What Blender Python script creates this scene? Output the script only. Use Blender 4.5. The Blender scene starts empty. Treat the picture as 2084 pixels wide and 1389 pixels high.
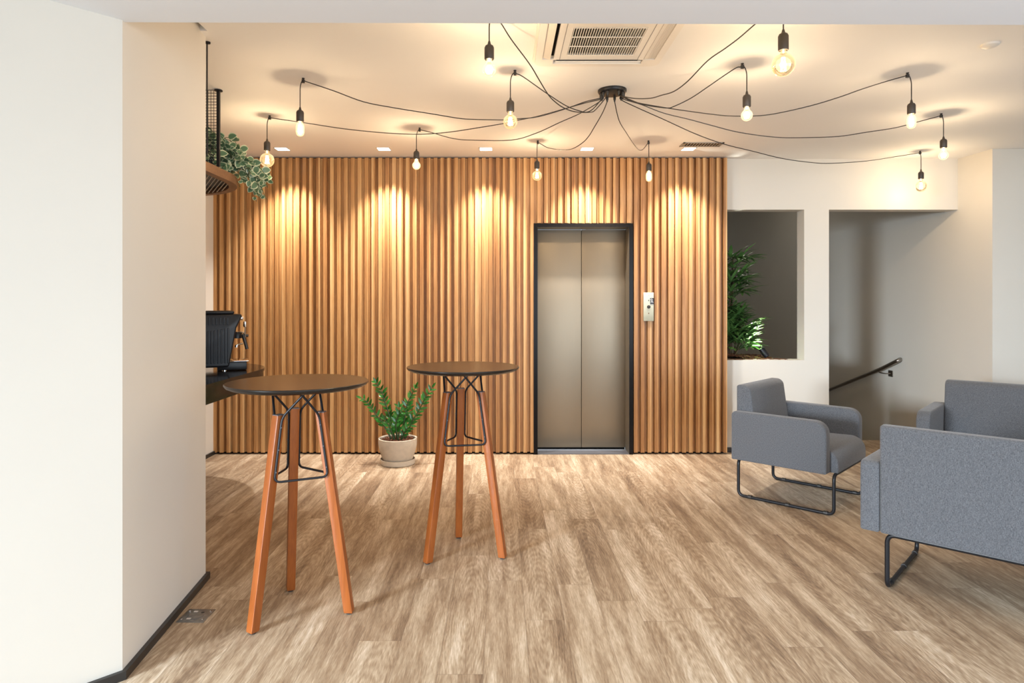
import bpy, bmesh, math, random
from mathutils import Vector, Matrix
PI = math.pi
random.seed(7)
C = bpy.context.scene.collection
S = bpy.context.scene

# ------------------------------------------------------------------ camera
ZC, HC = 2.893, 1.479
cam_d = bpy.data.cameras.new('camera')
cam = bpy.data.objects.new('camera', cam_d); C.objects.link(cam)
cam.location = (0, 0, HC); cam.rotation_euler = (PI/2, 0, 0)
cam_d.sensor_width = 36; cam_d.lens = 1328.18*36/2084
cam_d.shift_x = (1042-1020.7)/2084
cam_d.shift_y = (614.4-694.5)/2084
cam_d.clip_start = 0.02; cam_d.clip_end = 200
S.camera = cam
S.view_settings.view_transform = 'Standard'
S.view_settings.look = 'None'
S.view_settings.exposure = 0.2
S.view_settings.gamma = 1.0
S.view_settings.use_curve_mapping = False
S.cycles.max_bounces = 10
S.cycles.diffuse_bounces = 5
S.cycles.glossy_bounces = 4
S.cycles.transparent_max_bounces = 16
S.cycles.sample_clamp_indirect = 6.0
S.cycles.caustics_reflective = False
S.cycles.caustics_refractive = False

# ------------------------------------------------------------------ world (daylight outside the glazed front)
w = bpy.data.worlds.new('daylight'); S.world = w; w.use_nodes = True
bg = w.node_tree.nodes['Background']
bg.inputs[0].default_value = (0.68, 0.84, 1.0, 1); bg.inputs[1].default_value = 0.95

def light(name, kind, loc, energy, color, parent=None, **kw):
    d = bpy.data.lights.new(name, kind); d.energy = energy; d.color = color
    for k, v in kw.items():
        if k not in ('aim', 'rot'): setattr(d, k, v)
    o = bpy.data.objects.new(name, d); C.objects.link(o); o.location = loc
    if 'aim' in kw:
        o.rotation_euler = (Vector(kw['aim'])-Vector(loc)).to_track_quat('-Z', 'Y').to_euler()
    if parent: o.parent = parent
    return o
# daylight through the glazed shop front, left behind the camera, plus an added unseen fill, wide and soft, behind on the right
light('daylight_area', 'AREA', (-6.1, -3.1, 1.95), 200, (0.76, 0.88, 1.0), aim=(-2.6, 0.7, 0.0), shape='RECTANGLE', size=1.8, size_y=1.1, spread=math.radians(54))
light('stair_fill', 'AREA', (3.2, 9.2, 3.45), 4, (1.0, .93, .80), shape='DISK', size=.3)  # added fill to lift the stairwell wall, no lamp known there
light('daylight_area', 'AREA', (2.9, -1.0, 1.3), 220, (0.76, 0.88, 1.0), aim=(1.2, 4.0, 1.0), shape='RECTANGLE', size=6.0, size_y=2.3)

# ------------------------------------------------------------------ materials
def new_mat(name):
    m = bpy.data.materials.new(name); m.use_nodes = True
    return m, m.node_tree.nodes, m.node_tree.links, m.node_tree.nodes['Principled BSDF']
def plain(name, col, rough=0.5, metal=0.0, spec=0.5, bump=0, bscale=200, var=0.0, vscale=8):
    m, N, L, b = new_mat(name)
    b.inputs['Base Color'].default_value = (*col, 1)
    b.inputs['Roughness'].default_value = rough; b.inputs['Metallic'].default_value = metal
    b.inputs['Specular IOR Level'].default_value = spec
    tc = N.new('ShaderNodeTexCoord')
    if bump:
        n = N.new('ShaderNodeTexNoise'); n.inputs['Scale'].default_value = bscale; n.inputs['Detail'].default_value = 3
        L.new(tc.outputs['Object'], n.inputs['Vector'])
        bp = N.new('ShaderNodeBump'); bp.inputs['Strength'].default_value = bump; bp.inputs['Distance'].default_value = 0.002
        L.new(n.outputs['Fac'], bp.inputs['Height']); L.new(bp.outputs['Normal'], b.inputs['Normal'])
    if var:
        n = N.new('ShaderNodeTexNoise'); n.inputs['Scale'].default_value = vscale; n.inputs['Detail'].default_value = 4
        L.new(tc.outputs['Object'], n.inputs['Vector'])
        r = N.new('ShaderNodeValToRGB')
        r.color_ramp.elements[0].position = .3; r.color_ramp.elements[1].position = .7
        r.color_ramp.elements[0].color = (*[c*(1-var) for c in col], 1)
        r.color_ramp.elements[1].color = (*[min(1, c*(1+var)) for c in col], 1)
        L.new(n.outputs['Fac'], r.inputs['Fac']); L.new(r.outputs['Color'], b.inputs['Base Color'])
    return m
M = {}
M['paint'] = plain('wall_paint', (.675, .63, .555), .7, bump=.05, bscale=60, var=.012, vscale=2)
M['ceil'] = plain('ceiling_paint', (.86, .84, .81), .75, var=.01, vscale=1.5)
M['white_ceil'] = plain('daylit_beam_paint', (.85, .88, .93), .75)  # blue tint in the colour stands in for cool daylight on white
M['skirt'] = plain('black_skirting', (.018, .016, .015), .35)
M['black'] = plain('black_metal', (.010, .010, .012), .36, spec=.3)
M['cap'] = plain('grey_cap', (.10, .10, .11), .5)
M['black_plastic'] = plain('black_plastic', (.022, .019, .017), .45)
M['socket'] = plain('dark_socket', (.045, .034, .026), .5)
M['tabletop'] = plain('satin_black_laminate', (.009, .007, .006), .26, spec=.5, bump=.03, bscale=300)
M['chrome'] = plain('chrome', (.85, .85, .86), .12, metal=1)
M['steel_rail'] = plain('brushed_rail', (.36, .33, .30), .3, metal=1)
M['plastic_white'] = plain('white_plastic', (.80, .76, .70), .4)
M['plastic_louver'] = plain('louver_plastic', (.70, .66, .60), .45)
M['shade_black'] = plain('painted_shade', (.008, .006, .005), .9, spec=.1)  # near-black colour painted as the shade inside openings and gaps
M['grey_metal'] = plain('grey_vent_metal', (.32, .30, .27), .45, metal=.4)
M['pot'] = plain('stone_resin', (.58, .49, .38), .75, bump=.1, bscale=90, var=.06, vscale=30)
M['stem'] = plain('green_stem', (.035, .075, .02), .45)
M['zz'] = plain('glossy_leaf', (.025, .125, .018), .16, var=.35, vscale=18)
M['palm'] = plain('palm_leaf', (.12, .26, .07), .35, var=.3, vscale=14)
M['palmstem'] = plain('palm_cane', (.09, .05, .025), .7, var=.3, vscale=30)
M['bark_b'] = plain('brown_bark', (.13, .045, .018), .8, var=.6, vscale=60)
M['panel_ivory'] = plain('ivory_plate', (.48, .475, .36), .4, var=.04, vscale=40)
M['sticker_black'] = plain('sticker_black', (.012, .012, .014), .4)
M['sticker_white'] = plain('sticker_white', (.7, .7, .7), .5)
M['lightframe'] = plain('downlight_frame', (.8, .78, .74), .5)

def nodes_wood(name, cA, cB, cC, scale_long, ax, rough=.45, rings=26, rnd_w=None, strength=.15, spec=.4):
    """straight-grained wood: ax = index of the grain axis in object space"""
    m, N, L, b = new_mat(name)
    tc = N.new('ShaderNodeTexCoord'); mp = N.new('ShaderNodeMapping')
    sc = [1.0, 1.0, 1.0]; sc[ax] = scale_long
    mp.inputs['Scale'].default_value = sc
    L.new(tc.outputs['Object'], mp.inputs['Vector'])
    vec = mp.outputs['Vector']
    rnd = None
    if rnd_w:                       # one random value per slat across x
        sx = N.new('ShaderNodeSeparateXYZ'); L.new(tc.outputs['Object'], sx.inputs[0])
        d = N.new('ShaderNodeMath'); d.operation = 'DIVIDE'; d.inputs[1].default_value = rnd_w
        L.new(sx.outputs[0], d.inputs[0])
        f = N.new('ShaderNodeMath'); f.operation = 'FLOOR'; L.new(d.outputs[0], f.inputs[0])
        wn = N.new('ShaderNodeTexWhiteNoise'); wn.noise_dimensions = '1D'; L.new(f.outputs[0], wn.inputs['W'])
        rnd = wn.outputs['Value']
        off = N.new('ShaderNodeCombineXYZ')
        mm = N.new('ShaderNodeMath'); mm.operation = 'MULTIPLY'; mm.inputs[1].default_value = 17.0
        L.new(rnd, mm.inputs[0]); L.new(mm.outputs[0], off.inputs[1]); L.new(mm.outputs[0], off.inputs[2])
        ad = N.new('ShaderNodeVectorMath'); ad.operation = 'ADD'
        L.new(vec, ad.inputs[0]); L.new(off.outputs[0], ad.inputs[1]); vec = ad.outputs[0]
    n1 = N.new('ShaderNodeTexNoise'); n1.inputs['Scale'].default_value = rings; n1.inputs['Detail'].default_value = 5
    n1.inputs['Roughness'].default_value = .65
    L.new(vec, n1.inputs['Vector'])
    n2 = N.new('ShaderNodeTexNoise'); n2.inputs['Scale'].default_value = rings*7; n2.inputs['Detail'].default_value = 3
    L.new(vec, n2.inputs['Vector'])
    mx = N.new('ShaderNodeMix'); mx.data_type = 'FLOAT'; mx.inputs[0].default_value = .3
    L.new(n1.outputs['Fac'], mx.inputs[2]); L.new(n2.outputs['Fac'], mx.inputs[3])
    fac = mx.outputs[0]
    if rnd is not None:
        a = N.new('ShaderNodeMath'); a.operation = 'MULTIPLY_ADD'; a.inputs[1].default_value = .42; a.inputs[2].default_value = -.21
        L.new(rnd, a.inputs[0])
        s = N.new('ShaderNodeMath'); s.operation = 'ADD'; L.new(a.outputs[0], s.inputs[0]); L.new(fac, s.inputs[1]); fac = s.outputs[0]
    r = N.new('ShaderNodeValToRGB'); e = r.color_ramp.elements
    e[0].position = .22; e[0].color = (*cA, 1); e[1].position = .78; e[1].color = (*cC, 1)
    k = e.new(.5); k.color = (*cB, 1)
    L.new(fac, r.inputs['Fac']); L.new(r.outputs['Color'], b.inputs['Base Color'])
    b.inputs['Roughness'].default_value = rough; b.inputs['Specular IOR Level'].default_value = spec
    bp = N.new('ShaderNodeBump'); bp.inputs['Strength'].default_value = strength; bp.inputs['Distance'].default_value = .001
    L.new(n2.outputs['Fac'], bp.inputs['Height']); L.new(bp.outputs['Normal'], b.inputs['Normal'])
    return m
M['slat'] = nodes_wood('oak_slats', (.25, .102, .030), (.45, .225, .080), (.64, .39, .175), .035, 2, rough=.42, rings=30, rnd_w=.03355)
M['leg'] = nodes_wood('stained_leg_wood', (.17, .041, .008), (.285, .076, .014), (.38, .112, .024), .06, 2, rough=.32, rings=22, spec=.5)
M['rim'] = nodes_wood('shelf_rim_wood', (.12, .055, .025), (.21, .105, .05), (.30, .16, .08), .2, 1, rough=.5, rings=30)

def mat_floor():
    m, N, L, b = new_mat('oak_vinyl_planks')
    tc = N.new('ShaderNodeTexCoord')
    sep = N.new('ShaderNodeSeparateXYZ'); L.new(tc.outputs['Object'], sep.inputs[0])
    def math_(op, a, bb=None, c=None):
        n = N.new('ShaderNodeMath'); n.operation = op
        for i, v in enumerate((a, bb, c)):
            if v is None: continue
            if isinstance(v, (int, float)): n.inputs[i].default_value = v
            else: L.new(v, n.inputs[i])
        return n.outputs[0]
    W_, LN = .183, 1.22
    px = math_('DIVIDE', math_('ADD', sep.outputs[0], 20.02), W_); col = math_('FLOOR', px); fx = math_('FRACT', px)
    wn = N.new('ShaderNodeTexWhiteNoise'); wn.noise_dimensions = '1D'; L.new(col, wn.inputs['W'])
    py = math_('ADD', math_('DIVIDE', sep.outputs[1], LN), math_('MULTIPLY', wn.outputs['Value'], 3.0))
    row = math_('FLOOR', py); fy = math_('FRACT', py)
    cid = N.new('ShaderNodeCombineXYZ'); L.new(col, cid.inputs[0]); L.new(row, cid.inputs[1])
    w2 = N.new('ShaderNodeTexWhiteNoise'); w2.noise_dimensions = '3D'; L.new(cid.outputs[0], w2.inputs['Vector'])
    rs = N.new('ShaderNodeSeparateColor'); L.new(w2.outputs['Color'], rs.inputs[0])
    # grain coordinates, shifted per plank
    def gv(sx, sy, k):
        c = N.new('ShaderNodeCombineXYZ')
        L.new(math_('MULTIPLY', sep.outputs[0], sx), c.inputs[0])
        L.new(math_('MULTIPLY', sep.outputs[1], sy), c.inputs[1])
        L.new(math_('MULTIPLY', rs.outputs[k], 50.0), c.inputs[2])
        return c.outputs[0]
    def noise(v, s, det=4, ro=.6, dist=0):
        n = N.new('ShaderNodeTexNoise'); n.inputs['Scale'].default_value = s; n.inputs['Detail'].default_value = det
        n.inputs['Roughness'].default_value = ro; n.inputs['Distortion'].default_value = dist
        L.new(v, n.inputs['Vector']); return n.outputs['Fac']
    broad = noise(gv(1, .085, 0), 13, 3, .5)            # wide light and dark streaks inside a plank
    fine = noise(gv(1, .06, 1), 170, 4, .75)            # fibre
    mid = noise(gv(1, .10, 1), 48, 4, .65)
    hair = noise(gv(1, .045, 2), 430, 2, .6)
    # cathedral rings
    wv = N.new('ShaderNodeTexWave'); wv.wave_type = 'RINGS'; wv.rings_direction = 'Z'
    wv.inputs['Scale'].default_value = 24; wv.inputs['Distortion'].default_value = 5.0
    wv.inputs['Detail'].default_value = 3; wv.inputs['Detail Scale'].default_value = 1.4
    cc = N.new('ShaderNodeCombineXYZ')
    L.new(math_('MULTIPLY', math_('SUBTRACT', fx, math_('MULTIPLY_ADD', rs.outputs[2], .6, .2)), W_*1.3), cc.inputs[0])
    L.new(math_('MULTIPLY', math_('SUBTRACT', fy, math_('MULTIPLY_ADD', rs.outputs[1], 1.6, -.3)), LN*.17), cc.inputs[1])
    L.new(math_('MULTIPLY', rs.outputs[0], 30.), cc.inputs[2])
    nz = N.new('ShaderNodeVectorMath'); nz.operation = 'ADD'; L.new(cc.outputs[0], nz.inputs[0])
    zz = N.new('ShaderNodeCombineXYZ'); L.new(math_('MULTIPLY', math_('SUBTRACT', mid, .5), .03), zz.inputs[0]); L.new(zz.outputs[0], nz.inputs[1])
    L.new(nz.outputs[0], wv.inputs['Vector'])
    has = math_('GREATER_THAN', rs.outputs[0], .55)
    ring = math_('MULTIPLY', math_('SUBTRACT', wv.outputs['Fac'], .5), math_('MULTIPLY_ADD', has, .085, .02))
    v = math_('ADD', math_('MULTIPLY', math_('SUBTRACT', broad, .5), 1.0), math_('MULTIPLY', math_('SUBTRACT', mid, .5), .65))
    v = math_('ADD', v, math_('MULTIPLY', math_('SUBTRACT', fine, .5), .45))
    v = math_('ADD', v, math_('MULTIPLY', math_('SUBTRACT', hair, .5), .55))
    v = math_('ADD', v, ring)
    v = math_('ADD', v, math_('MULTIPLY', math_('SUBTRACT', rs.outputs[2], .5), .20))
    v = math_('ADD', v, .5)
    r = N.new('ShaderNodeValToRGB'); e = r.color_ramp.elements
    e[0].position = .12; e[0].color = (.14, .088, .055, 1)
    e[1].position = .92; e[1].color = (.74, .62, .48, 1)
    k = e.new(.40); k.color = (.295, .202, .125, 1)
    k = e.new(.62); k.color = (.46, .35, .235, 1)
    L.new(v, r.inputs['Fac'])
    # joints
    ex = math_('MINIMUM', fx, math_('SUBTRACT', 1.0, fx)); ey = math_('MINIMUM', fy, math_('SUBTRACT', 1.0, fy))
    jx = math_('LESS_THAN', ex, .006); jy = math_('LESS_THAN', ey, .0010)
    j = math_('MAXIMUM', jx, jy)
    mx = N.new('ShaderNodeMix'); mx.data_type = 'RGBA'
    L.new(math_('MULTIPLY', j, .45), mx.inputs[0]); L.new(r.outputs['Color'], mx.inputs[6]); mx.inputs[7].default_value = (.10, .06, .04, 1)
    L.new(mx.outputs[2], b.inputs['Base Color'])
    b.inputs['Roughness'].default_value = .5
    L.new(math_('MULTIPLY_ADD', fine, .15, .40), b.inputs['Roughness'])
    b.inputs['Specular IOR Level'].default_value = .35
    bp = N.new('ShaderNodeBump'); bp.inputs['Strength'].default_value = .12; bp.inputs['Distance'].default_value = .001
    L.new(fine, bp.inputs['Height']); L.new(bp.outputs['Normal'], b.inputs['Normal'])
    return m
M['floor'] = mat_floor()

def mat_fabric():
    m, N, L, b = new_mat('grey_woven_fabric')
    tc = N.new('ShaderNodeTexCoord')
    def nz(sc, s, d=2):
        mp = N.new('ShaderNodeMapping'); mp.inputs['Scale'].default_value = sc; L.new(tc.outputs['Object'], mp.inputs['Vector'])
        n = N.new('ShaderNodeTexNoise'); n.inputs['Scale'].default_value = s; n.inputs['Detail'].default_value = d
        L.new(mp.outputs[0], n.inputs['Vector']); return n.outputs['Fac']
    a = nz((1, 1, .25), 520); c = nz((.25, .25, 1), 520)
    mx = N.new('ShaderNodeMix'); mx.data_type = 'FLOAT'; mx.inputs[0].default_value = .5; L.new(a, mx.inputs[2]); L.new(c, mx.inputs[3])
    r = N.new('ShaderNodeValToRGB'); e = r.color_ramp.elements
    e[0].position = .33; e[0].color = (.048, .049, .053, 1); e[1].position = .67; e[1].color = (.156, .159, .170, 1)
    L.new(mx.outputs[0], r.inputs['Fac']); L.new(r.outputs['Color'], b.inputs['Base Color'])
    b.inputs['Roughness'].default_value = .9; b.inputs['Specular IOR Level'].default_value = .15
    b.inputs['Sheen Weight'].default_value = .25; b.inputs['Sheen Roughness'].default_value = .5
    bp = N.new('ShaderNodeBump'); bp.inputs['Strength'].default_value = .4; bp.inputs['Distance'].default_value = .001
    L.new(mx.outputs[0], bp.inputs['Height']); L.new(bp.outputs['Normal'], b.inputs['Normal'])
    return m
M['fabric'] = mat_fabric()

def mat_steel():
    m, N, L, b = new_mat('brushed_steel')
    tc = N.new('ShaderNodeTexCoord'); mp = N.new('ShaderNodeMapping'); mp.inputs['Scale'].default_value = (160, 160, 2)
    L.new(tc.outputs['Object'], mp.inputs['Vector'])
    n = N.new('ShaderNodeTexNoise'); n.inputs['Scale'].default_value = 2; n.inputs['Detail'].default_value = 3; L.new(mp.outputs[0], n.inputs['Vector'])
    b.inputs['Base Color'].default_value = (.30, .25, .185, 1)
    b.inputs['Metallic'].default_value = .88
    r = N.new('ShaderNodeMath'); r.operation = 'MULTIPLY_ADD'; r.inputs[1].default_value = .12; r.inputs[2].default_value = .42
    L.new(n.outputs['Fac'], r.inputs[0]); L.new(r.outputs[0], b.inputs['Roughness'])
    bp = N.new('ShaderNodeBump'); bp.inputs['Strength'].default_value = .06; bp.inputs['Distance'].default_value = .001
    L.new(n.outputs['Fac'], bp.inputs['Height']); L.new(bp.outputs['Normal'], b.inputs['Normal'])
    return m
M['steel'] = mat_steel()

def mat_granite():
    m, N, L, b = new_mat('polished_black_granite')
    tc = N.new('ShaderNodeTexCoord')
    n = N.new('ShaderNodeTexNoise'); n.inputs['Scale'].default_value = 140; n.inputs['Detail'].default_value = 3; L.new(tc.outputs['Object'], n.inputs['Vector'])
    r = N.new('ShaderNodeValToRGB'); e = r.color_ramp.elements
    e[0].position = .45; e[0].color = (.006, .005, .005, 1); e[1].position = .85; e[1].color = (.07, .055, .045, 1)
    L.new(n.outputs['Fac'], r.inputs['Fac']); L.new(r.outputs['Color'], b.inputs['Base Color'])
    b.inputs['Roughness'].default_value = .12; b.inputs['Specular IOR Level'].default_value = .3
    return m
M['granite'] = mat_granite()

def mat_bulb_glass(name, e0, e1):
    m, N, L, b = new_mat(name)
    N.remove(b); out = N['Material Output']
    t = N.new('ShaderNodeBsdfTransparent'); t.inputs[0].default_value = (1.0, .93, .80, 1)
    g = N.new('ShaderNodeBsdfGlossy'); g.inputs['Roughness'].default_value = .05; g.inputs[0].default_value = (1, .9, .7, 1)
    e = N.new('ShaderNodeEmission'); e.inputs[0].default_value = (1, .66, .32, 1)
    lw = N.new('ShaderNodeLayerWeight'); lw.inputs[0].default_value = .35
    mx = N.new('ShaderNodeMixShader'); L.new(lw.outputs['Fresnel'], mx.inputs[0]); L.new(t.outputs[0], mx.inputs[1]); L.new(g.outputs[0], mx.inputs[2])
    ad = N.new('ShaderNodeAddShader'); L.new(mx.outputs[0], ad.inputs[0])
    # the lit glass glows a little, most where the wall of glass is seen edge-on
    lw2 = N.new('ShaderNodeLayerWeight'); lw2.inputs[0].default_value = .5
    mu = N.new('ShaderNodeMath'); mu.operation = 'MULTIPLY_ADD'; mu.inputs[1].default_value = e1; mu.inputs[2].default_value = e0
    L.new(lw2.outputs['Facing'], mu.inputs[0]); L.new(mu.outputs[0], e.inputs[1])
    L.new(e.outputs[0], ad.inputs[1]); L.new(ad.outputs[0], out.inputs['Surface'])
    return m
M['bulb_glass'] = mat_bulb_glass('amber_bulb_glass', .25, .65)
M['bulb_glass_bright'] = mat_bulb_glass('bright_bulb_glass', 1.3, .3)
def emis(name, col, st):
    m, N, L, b = new_mat(name); N.remove(b)
    e = N.new('ShaderNodeEmission'); e.inputs[0].default_value = (*col, 1); e.inputs[1].default_value = st
    L.new(e.outputs[0], N['Material Output'].inputs['Surface']); return m
M['filament'] = emis('glowing_filament', (1, .80, .55), 60)
M['diffuser'] = emis('lit_diffuser', (1, .93, .80), 9)

def mat_varleaf():
    """variegated leaf: green centre, cream margin (uv.x = 0 centre .. 1 margin)"""
    m, N, L, b = new_mat('variegated_leaf')
    uv = N.new('ShaderNodeUVMap')
    s = N.new('ShaderNodeSeparateXYZ'); L.new(uv.outputs[0], s.inputs[0])
    r = N.new('ShaderNodeValToRGB'); e = r.color_ramp.elements
    e[0].position = .50; e[0].color = (.085, .16, .085, 1); e[1].position = .90; e[1].color = (.68, .68, .46, 1)
    k = e.new(.66); k.color = (.15, .24, .13, 1)
    L.new(s.outputs[0], r.inputs['Fac']); L.new(r.outputs['Color'], b.inputs['Base Color'])
    b.inputs['Roughness'].default_value = .4
    return m
M['varleaf'] = mat_varleaf()

# ------------------------------------------------------------------ mesh helpers
class MB:
    def __init__(s): s.v = []; s.f = []; s.sm = []; s.uv = []
    def add(s, vs, fs, smooth=False, mat=None, uv=None):
        o = len(s.v)
        for p in vs:
            p = Vector(p); s.v.append(tuple(mat @ p) if mat else tuple(p))
        for f in fs: s.f.append([i+o for i in f]); s.sm.append(smooth)
        s.uv += (uv if uv else [(0, 0)]*len(vs))
        return s
    def box(s, x0, x1, y0, y1, z0, z1, mat=None):
        vs = [(x, y, z) for z in (z0, z1) for y in (y0, y1) for x in (x0, x1)]
        return s.add(vs, [(0, 2, 3, 1), (4, 5, 7, 6), (0, 1, 5, 4), (2, 6, 7, 3), (0, 4, 6, 2), (1, 3, 7, 5)], False, mat)
    def rbox(s, x0, x1, y0, y1, z0, z1, r=.01, seg=3, mat=None):
        bm = bmesh.new(); bmesh.ops.create_cube(bm, size=1)
        for v in bm.verts: v.co = ((x0+x1)/2+v.co.x*(x1-x0), (y0+y1)/2+v.co.y*(y1-y0), (z0+z1)/2+v.co.z*(z1-z0))
        bmesh.ops.bevel(bm, geom=bm.edges[:], offset=r, segments=seg, profile=.5, affect='EDGES')
        return s.bm(bm, True, mat)
    def bm(s, bm, smooth=True, mat=None):
        bm.verts.index_update()
        s.add([v.co.copy() for v in bm.verts], [[v.index for v in f.verts] for f in bm.faces], smooth, mat); bm.free(); return s
    def quad(s, a, b, c, d): return s.add([a, b, c, d], [(0, 1, 2, 3)])
    def prism(s, pts, z0, z1, mat=None, smooth=False):
        n = len(pts)
        vs = [(x, y, z0) for x, y in pts]+[(x, y, z1) for x, y in pts]
        s.add(vs, [list(range(n))[::-1], list(range(n, 2*n))]+[(i, (i+1) % n, n+(i+1) % n, n+i) for i in range(n)], smooth, mat); return s
    def lathe(s, prof, n=32, mat=None, smooth=True):
        vs = []; fs = []
        for r, z in prof:
            for k in range(n):
                a = 2*PI*k/n; vs.append((r*math.cos(a), r*math.sin(a), z))
        for i in range(len(prof)-1):
            for k in range(n):
                fs.append((i*n+k, i*n+(k+1) % n, (i+1)*n+(k+1) % n, (i+1)*n+k))
        if prof[0][0] > 1e-4: fs.append(list(range(n))[::-1])
        if prof[-1][0] > 1e-4: fs.append([(len(prof)-1)*n+k for k in range(n)])
        return s.add(vs, fs, smooth, mat)
    def tube(s, pts, r, n=8, closed=False, caps=True, mat=None):
        P = [Vector(p) for p in pts]; m = len(P); rr = r if isinstance(r, (list, tuple)) else [r]*m
        T = []
        for i in range(m):
            a = P[(i-1) % m] if (closed or i > 0) else P[i]; b = P[(i+1) % m] if (closed or i < m-1) else P[i]
            T.append((b-a).normalized())
        u = T[0].orthogonal().normalized(); vs = []
        for i in range(m):
            u = (u-T[i]*u.dot(T[i]));
            if u.length < 1e-6: u = T[i].orthogonal()
            u.normalize(); w_ = T[i].cross(u)
            for k in range(n):
                a = 2*PI*k/n; vs.append(P[i]+(u*math.cos(a)+w_*math.sin(a))*rr[i])
        fs = []
        for i in range(m if closed else m-1):
            j = (i+1) % m
            for k in range(n): fs.append((i*n+k, i*n+(k+1) % n, j*n+(k+1) % n, j*n+k))
        if not closed and caps: fs += [list(range(n))[::-1], [(m-1)*n+k for k in range(n)]]
        return s.add(vs, fs, True, mat)
    def build(s, name, mat, parent=None, loc=None, rot=None, auto=40):
        me = bpy.data.meshes.new(name); me.from_pydata(s.v, [], s.f); me.update()
        me.polygons.foreach_set('use_smooth', s.sm)
        if any(u != (0, 0) for u in s.uv):
            ul = me.uv_layers.new(name='UVMap')
            for l in me.loops: ul.data[l.index].uv = s.uv[l.vertex_index]
        me.materials.append(mat)
        if any(s.sm) and auto:
            bm = bmesh.new(); bm.from_mesh(me)
            for e in bm.edges:
                if len(e.link_faces) == 2 and e.calc_face_angle(0) > math.radians(auto): e.smooth = False
            bm.to_mesh(me); bm.free()
        o = bpy.data.objects.new(name, me); C.objects.link(o)
        if parent: o.parent = parent
        if loc: o.location = loc
        if rot: o.rotation_euler = rot
        return o
def fillet(pts, r, seg=6, closed=False):
    P = [Vector(p) for p in pts]; out = []; m = len(P)
    for i in range(m):
        if not closed and i in (0, m-1): out.append(P[i]); continue
        a, b, c = P[(i-1) % m], P[i], P[(i+1) % m]
        rr = min(r, (a-b).length*.49, (c-b).length*.49)
        p, q = b+(a-b).normalized()*rr, b+(c-b).normalized()*rr
        for k in range(seg+1):
            t = k/seg; out.append(p*(1-t)**2+b*2*t*(1-t)+q*t*t)
    return out
def spline(P, n=6):
    P = [Vector(p) for p in P]; out = []
    for i in range(len(P)-1):
        p0 = P[i-1] if i else P[0]*2-P[1]; p1, p2 = P[i], P[i+1]; p3 = P[i+2] if i+2 < len(P) else P[-1]*2-P[-2]
        for k in range(n):
            t = k/n
            out.append(.5*((2*p1)+(p2-p0)*t+(2*p0-5*p1+4*p2-p3)*t*t+(3*p1-p0-3*p2+p3)*t**3))
    out.append(P[-1]); return out
def tag(o, label=None, cat=None, group=None, kind=None):
    if label: o['label'] = label
    if cat: o['category'] = cat
    if group: o['group'] = group
    if kind: o['kind'] = kind
    return o
def thing(name, label, cat, loc=(0, 0, 0), rz=0, group=None):
    o = bpy.data.objects.new(name, None); C.objects.link(o); o.location = loc; o.rotation_euler = (0, 0, rz)
    o.empty_display_size = .1
    return tag(o, label, cat, group)
def struct(name, mb, m): return tag(mb.build(name, m), kind='structure')
def dup(root, loc, rz=0, label=None):
    r = root.copy(); C.objects.link(r); r.location = loc; r.rotation_euler = (0, 0, rz)
    if label: r['label'] = label
    for ch in list(root.children):
        c = ch.copy(); C.objects.link(c); c.parent = r
        for g in list(ch.children):
            d = g.copy(); C.objects.link(d); d.parent = c
    return r
def extrude(mb, prof, w0, w1, bev=.012, seg=3, mat=None):
    """prof: (a, z) outline; a -> local x, width -> local y; edges of both end faces bevelled"""
    bm = bmesh.new(); n = len(prof)
    A = [bm.verts.new((a, w0, z)) for a, z in prof]; B = [bm.verts.new((a, w1, z)) for a, z in prof]
    bm.faces.new(A); bm.faces.new(B[::-1])
    for i in range(n): bm.faces.new((A[(i+1) % n], A[i], B[i], B[(i+1) % n]))
    bmesh.ops.recalc_face_normals(bm, faces=bm.faces[:])
    bm.edges.ensure_lookup_table()
    ed = [e for e in bm.edges if abs(e.verts[0].co.y-e.verts[1].co.y) < 1e-6]
    if bev: bmesh.ops.bevel(bm, geom=ed, offset=bev, segments=seg, profile=.5, affect='EDGES')
    mb.bm(bm, True, mat)
def rounded(pts_r, seg=6):
    """2-D polygon with a radius at each corner -> outline"""
    out = []; m = len(pts_r)
    for i in range(m):
        a = Vector(pts_r[i-1][:2]); b = Vector(pts_r[i][:2]); c = Vector(pts_r[(i+1) % m][:2]); r = pts_r[i][2]
        if r <= 0: out.append(tuple(b)); continue
        d1 = (a-b).normalized(); d2 = (c-b).normalized(); ang = d1.angle(d2); t = r/math.tan(ang/2)
        p = b+d1*t; q = b+d2*t; cen = b+(d1+d2).normalized()*(r/math.sin(ang/2))
        a0 = math.atan2(p.y-cen.y, p.x-cen.x); a1 = math.atan2(q.y-cen.y, q.x-cen.x)
        da = (a1-a0+PI) % (2*PI)-PI
        for k in range(seg+1):
            t_ = a0+da*k/seg; out.append((cen.x+r*math.cos(t_), cen.y+r*math.sin(t_)))
    return out

# ------------------------------------------------------------------ the room
WY, WT = 6.45, 6.605           # back wall face and its rear face
fl = MB()
fl.prism([(-8, -5), (9, -5), (9, 6.03), (4.52, 6.03), (4.50, 6.45), (4.465, 7.0), (3.236, 7.0), (3.236, WY), (-3, WY), (-3, 3.3), (-8, 0)], -.12, 0)
struct('floor', fl, M['floor'])
# ceiling with the narrow shadow gap beside the pillar
ce = MB()
ce.prism([(-1.535, 2.50), (9, 2.50), (9, 6.2), (4.7, 6.2), (4.7, 6.60), (-3, 6.60), (-3, 3.405), (-1.535, 3.405)], ZC, ZC+.1)
struct('ceiling', ce, M['ceil'])
struct('trim_1', MB().box(-1.75, -1.535, 2.5, 3.405, ZC+.03, ZC+.1), M['grey_metal'])
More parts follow.
